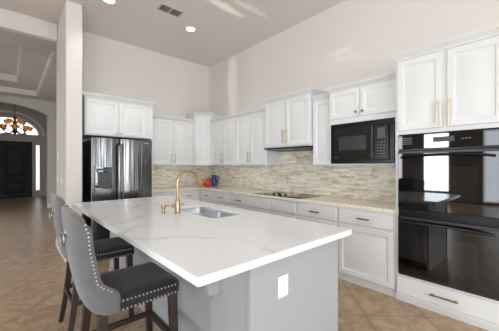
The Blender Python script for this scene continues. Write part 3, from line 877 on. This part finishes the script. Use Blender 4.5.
for i in range(NS + 1):
    row = []
    for j in range(NT + 1):
        du = outer[min(i + 1, NS)][j] - outer[max(i - 1, 0)][j]
        dv = outer[i][min(j + 1, NT)] - outer[i][max(j - 1, 0)]
        n_ = dv.cross(du)
        n_.z = 0
        n_ = n_.normalized()
        if n_.dot(Vector((.0 - outer[i][j].x, -outer[i][j].y, 0))) < 0: n_ = -n_
        th = .05 if (0 < i < NS and j < NT) else .032
        tuft = 0
        row.append(outer[i][j] + n_ * th + Vector((0, 0, -.012 if j == NT else 0)))
    inner.append(row)
b = MB(); vs = [p for r_ in outer for p in r_] + [p for r_ in inner for p in r_]
K = NT + 1; O2 = (NS + 1) * K; fs = []
for i in range(NS):
    for j in range(NT):
        a, b1, c1, d1 = i * K + j, (i + 1) * K + j, (i + 1) * K + j + 1, i * K + j + 1
        fs.append((a, b1, c1, d1)); fs.append((O2 + a, O2 + d1, O2 + c1, O2 + b1))
    for j in (0, NT):
        a, b1 = i * K + j, (i + 1) * K + j
        fs.append((a, b1, O2 + b1, O2 + a))
for i in (0, NS):
    for j in range(NT):
        a, d1 = i * K + j, i * K + j + 1
        fs.append((a, d1, O2 + d1, O2 + a))
b.add(vs, fs)
bk = b.build('backrest', M['velvet'], ST, sub=1)
# seat
sx0, sx1, shy = -.16, .25, .226
cxs = (sx0 + sx1) / 2; hxs = (sx1 - sx0) / 2
st = MB()
lp = [rrect(cxs, 0, hxs - .01, shy - .01, .03, .585), rrect(cxs, 0, hxs, shy, .035, .592), rrect(cxs, 0, hxs, shy, .035, .645), rrect(cxs, 0, hxs - .006, shy - .006, .035, .658)]
for q in (.3, .55, .8, .95):
    lp.append(rrect(cxs, 0, (hxs - .006) * (1 - q), (shy - .006) * (1 - q), .035 * (1 - q), .658 + .022 * math.sin(q * math.pi / 2)))
st.loft(lp)
se = st.build('seat', M['velvetseat'], ST, angle=60)
# nailheads
def nails(pts, normals, name, parent):
    b = MB()
    for p, n_ in zip(pts, normals):
        n_ = Vector(n_).normalized(); u = n_.orthogonal().normalized(); w = n_.cross(u); p = Vector(p)
        b.loft([[p + n_ * h + (u * math.cos(2 * math.pi * k / 6) + w * math.sin(2 * math.pi * k / 6)) * r_ for k in range(6)] for r_, h in ((.0062, -.001), (.0052, .003), (.0025, .005))])
    return b.build(name, M['nail'], parent)
for sg in (-1, 1):
    P_, N_ = [], []
    t_ = .16
    zz = .715
    pts = []
    while zz < 1.09:
        xf = lerp(XFR, zz)
        pts.append(Vector((xf - .022, sg * SWH, zz)))
        sl_ = (lerp(XFR, zz + .01) - lerp(XFR, zz)) / .01
        zz += .021 / math.sqrt(1 + sl_ * sl_)
    for p in pts:
        # snap on to the shell
        best = min((shell(sg * k / 60, (p.z - .585) / (1.148 - .075 * (k / 60) ** 2.2 - .585)) for k in range(30, 61)), key=lambda q: abs(q.x - p.x))
        P_.append((best.x, best.y + sg * .001, p.z)); N_.append((-.15, sg, 0))
    nails(P_, N_, 'nailhead_trim', bk)
for zz in (.643, .597):
    for sg in (-1, 1):
        ks = [k for k in range(30) if -.09 + k * .0215 < sx1 - .03]
        nails([(-.09 + k * .0215, sg * shy, zz) for k in ks], [(0, sg, 0)] * len(ks), 'nailhead_trim', se)
    ks = [k for k in range(30) if -shy + .03 + k * .0215 < shy - .03]
    nails([(sx1, -shy + .03 + k * .0215, zz) for k in ks], [(1, 0, 0)] * len(ks), 'nailhead_trim', se)
# ring pull on the back
rp = MB()
zc = .975
xb = lerp(XR, zc)
rp.lathe([(.001, -.006), (.02, -.006), (.022, 0), (.015, .006), (.001, .008)], n=14)
rp.v = [(xb - .004 - z, y, zc + .028 + x) for x, y, z in rp.v]
rr_ = [(xb - .018 - .004 * math.sin(a), .030 * math.sin(a), zc - .004 + .034 * math.cos(a)) for a in [2 * math.pi * k / 20 for k in range(20)]]
rp.tube(rr_ + rr_[:2], .0045, 7)
rp.build('ring_pull', M['ringsteel'], bk)
# legs
def leg(x0, y0, x1, y1, ztop=.588, w0=.024, w1=.017, mid=None):
    L_ = []
    for k in range(7):
        u = k / 6; z = ztop * (1 - u)
        x = x0 + (x1 - x0) * (u ** (1.6 if x1 < x0 else 1)); y = y0 + (y1 - y0) * u
        w = w0 + (w1 - w0) * u
        L_.append([(x - w, y - w, z), (x + w, y - w, z), (x + w, y + w, z), (x - w, y + w, z)])
    return MB().loft(L_)
for sg in (-1, 1):
    leg(.205, sg * .198, .225, sg * .205).build('leg', M['espresso'], ST, bevel=.003)
for sg in (-1, 1):
    leg(-.178, sg * .172, -.245, sg * .20).build('leg', M['espresso'], ST, bevel=.003)
MB().box(.2, .23, -.19, .19, .285, .322).build('stretcher', M['espresso'], ST, bevel=.003)
MB().box(-.222, -.195, -.185, .185, .275, .305).build('stretcher', M['espresso'], ST, bevel=.003)
for sg in (-1, 1):
    MB().box(-.205, .205, sg * .2 - .013, sg * .2 + .013, .275, .31).build('stretcher', M['espresso'], ST, bevel=.003)
dup(ST, (.585, 2.68, 0), 'farther grey velvet wing back bar stool at the island, behind the nearer one', R(0))

# ------------------------------------------------------------------ wall switches
def switch(label, y, z):
    t_ = thing('light_switch', label, 'switch', (DX0, y, z), R(90), 'light switches on the short wall')
    t_.rotation_euler = (0, 0, R(-90))
    MB().panel(-.036, .036, -.058, .058, [(0, -.0003), (0, -.004), (.003, -.006), (.012, -.006)]).build('plate', M['plastic'], t_)
    MB().panel(-.016, .016, -.033, .033, [(0, -.006), (0, -.0075), (.002, -.009), (.006, -.0085)]).build('rocker', M['plastic'], t_)
switch('white light switch plate on the short wall, the highest of three', 5.38, 1.51)
switch('lower white switch plate on the short wall, nearer its free end', 5.0, 1.14)
switch('lower white switch plate on the short wall, farther from its free end', 5.45, 1.14)

# ------------------------------------------------------------------ ceiling fittings
def recessed(label, x, y, z, watts=54):
    t_ = thing('recessed_light', label, 'light', (x, y, z), 0, 'recessed ceiling lights')
    MB().lathe([(.095, -.0005), (.095, -.006), (.088, -.009), (.074, -.009), (.072, -.003)], n=28).build('trim_ring', M['plastic'], t_)
    MB().lathe([(.001, -.004), (.072, -.004), (.072, -.006), (.05, -.0095), (.001, -.011)], n=28).build('diffuser', M['lamp'], t_)
    l = bpy.data.lights.new('downlight', 'SPOT'); l.energy = watts; l.spot_size = R(120); l.spot_blend = .8; l.shadow_soft_size = .07; l.color = (1, .98, .94)
    o = bpy.data.objects.new('downlight', l); COL.objects.link(o); o.parent = t_; o.location = (0, 0, -.03)
    return t_
recessed('round recessed ceiling light nearest the back corner of the kitchen', 2.347, 4.169, ZC)
recessed('round recessed ceiling light in front of the short wall', 1.067, 4.213, ZC)
recessed('small recessed light in the hall ceiling tray', -.09, 6.26, z1, 60)
for (x, y, lab) in ((2.347, 2.0, 'round recessed ceiling light above the cooktop side of the island'), (1.067, 2.0, 'round recessed ceiling light above the bar stools'), (1.067, -.7, 'round recessed ceiling light behind the island end'), (-2.2, -1.2, 'round recessed ceiling light over the open floor by the windows')):
    recessed(lab, x, y, ZC, 34)  # added lamps out of view, put in to brighten the kitchen
vt = thing('ceiling_vent', 'grey louvred air vent in the kitchen ceiling', 'vent', (1.838, 3.875, ZC), 0)
VW, VH = .37, .21
MB().box(-VW / 2, VW / 2, -VH / 2, -VH / 2 + .025, -.008, 0).box(-VW / 2, VW / 2, VH / 2 - .025, VH / 2, -.008, 0).box(-VW / 2, -VW / 2 + .025, -VH / 2 + .025, VH / 2 - .025, -.008, 0).box(VW / 2 - .025, VW / 2, -VH / 2 + .025, VH / 2 - .025, -.008, 0).box(-.008, .008, -VH / 2 + .025, VH / 2 - .025, -.008, 0).build('frame', M['vent'], vt, bevel=.002)
MB().box(-VW / 2 + .02, VW / 2 - .02, -VH / 2 + .02, VH / 2 - .02, -.002, -.0003).build('duct_opening', M['dark'], vt, smooth=False)  # dark sheet behind the louvres, painted as the shade inside the duct
lv = MB()
for k in range(9):
    y = -VH / 2 + .035 + k * .0175
    for (xa, xb) in ((-VW / 2 + .025, -.008), (.008, VW / 2 - .025)):
        lv.loft([[(x, y, -.008), (x, y + .004, -.0025), (x, y + .0055, -.0025), (x, y + .0015, -.0085)] for x in (xa, xb)])
lv.build('louvres', M['vent'], vt, smooth=False)

# ------------------------------------------------------------------ chandelier in the foyer
CY, CZ = 13.2, 2.56
ch = thing('chandelier', 'gold chandelier with amber glass shades hanging in front of the half round window', 'chandelier', (.165, CY, CZ))
MB().lathe([(.001, -.06), (.02, -.05), (.035, -.01), (.075, .03), (.09, .06), (.06, .1), (.035, .15), (.05, .22), (.07, .3), (.06, .36), (.03, .42), (.04, .5), (.06, .56), (.025, .62), (.012, .66), (.001, .67)], n=16).build('stem', M['oldgold'], ch)
MB().tube([(0, 0, .66), (0, 0, 1.42)], .012, 8).lathe([(.07, 1.40), (.07, 1.42), (.03, 1.438)], n=16).build('hanging_rod', M['oldgold'], ch)
for (nk, rr, zz, off) in ((8, .44, .12, 0), (5, .25, .34, .3)):
    for k in range(nk):
        a = 2 * math.pi * k / nk + off
        c_, s_ = math.cos(a), math.sin(a)
        P = [(.05, .12 + zz - .12), (.15, zz - .12), (rr * .75, zz - .13), (rr, zz - .04), (rr, zz)]
        am = MB().tube([(r_ * c_, r_ * s_, z) for r_, z in P], .012, 8).lathe([(.05, 0), (.055, .006), (.03, .012)], (rr * c_, rr * s_, zz), 12).build('arm', M['oldgold'], ch)
        MB().lathe([(.025, .012), (.055, .025), (.08, .07), (.085, .12), (.1, .15), (.094, .15), (.078, .12), (.072, .07), (.02, .03)], (rr * c_, rr * s_, zz), 14).build('shade', M['amber'], am)
        MB().lathe([(.003, .03), (.02, .05), (.026, .075), (.018, .1), (.003, .11)], (rr * c_, rr * s_, zz), 10).build('bulb', M['bulb'], am)
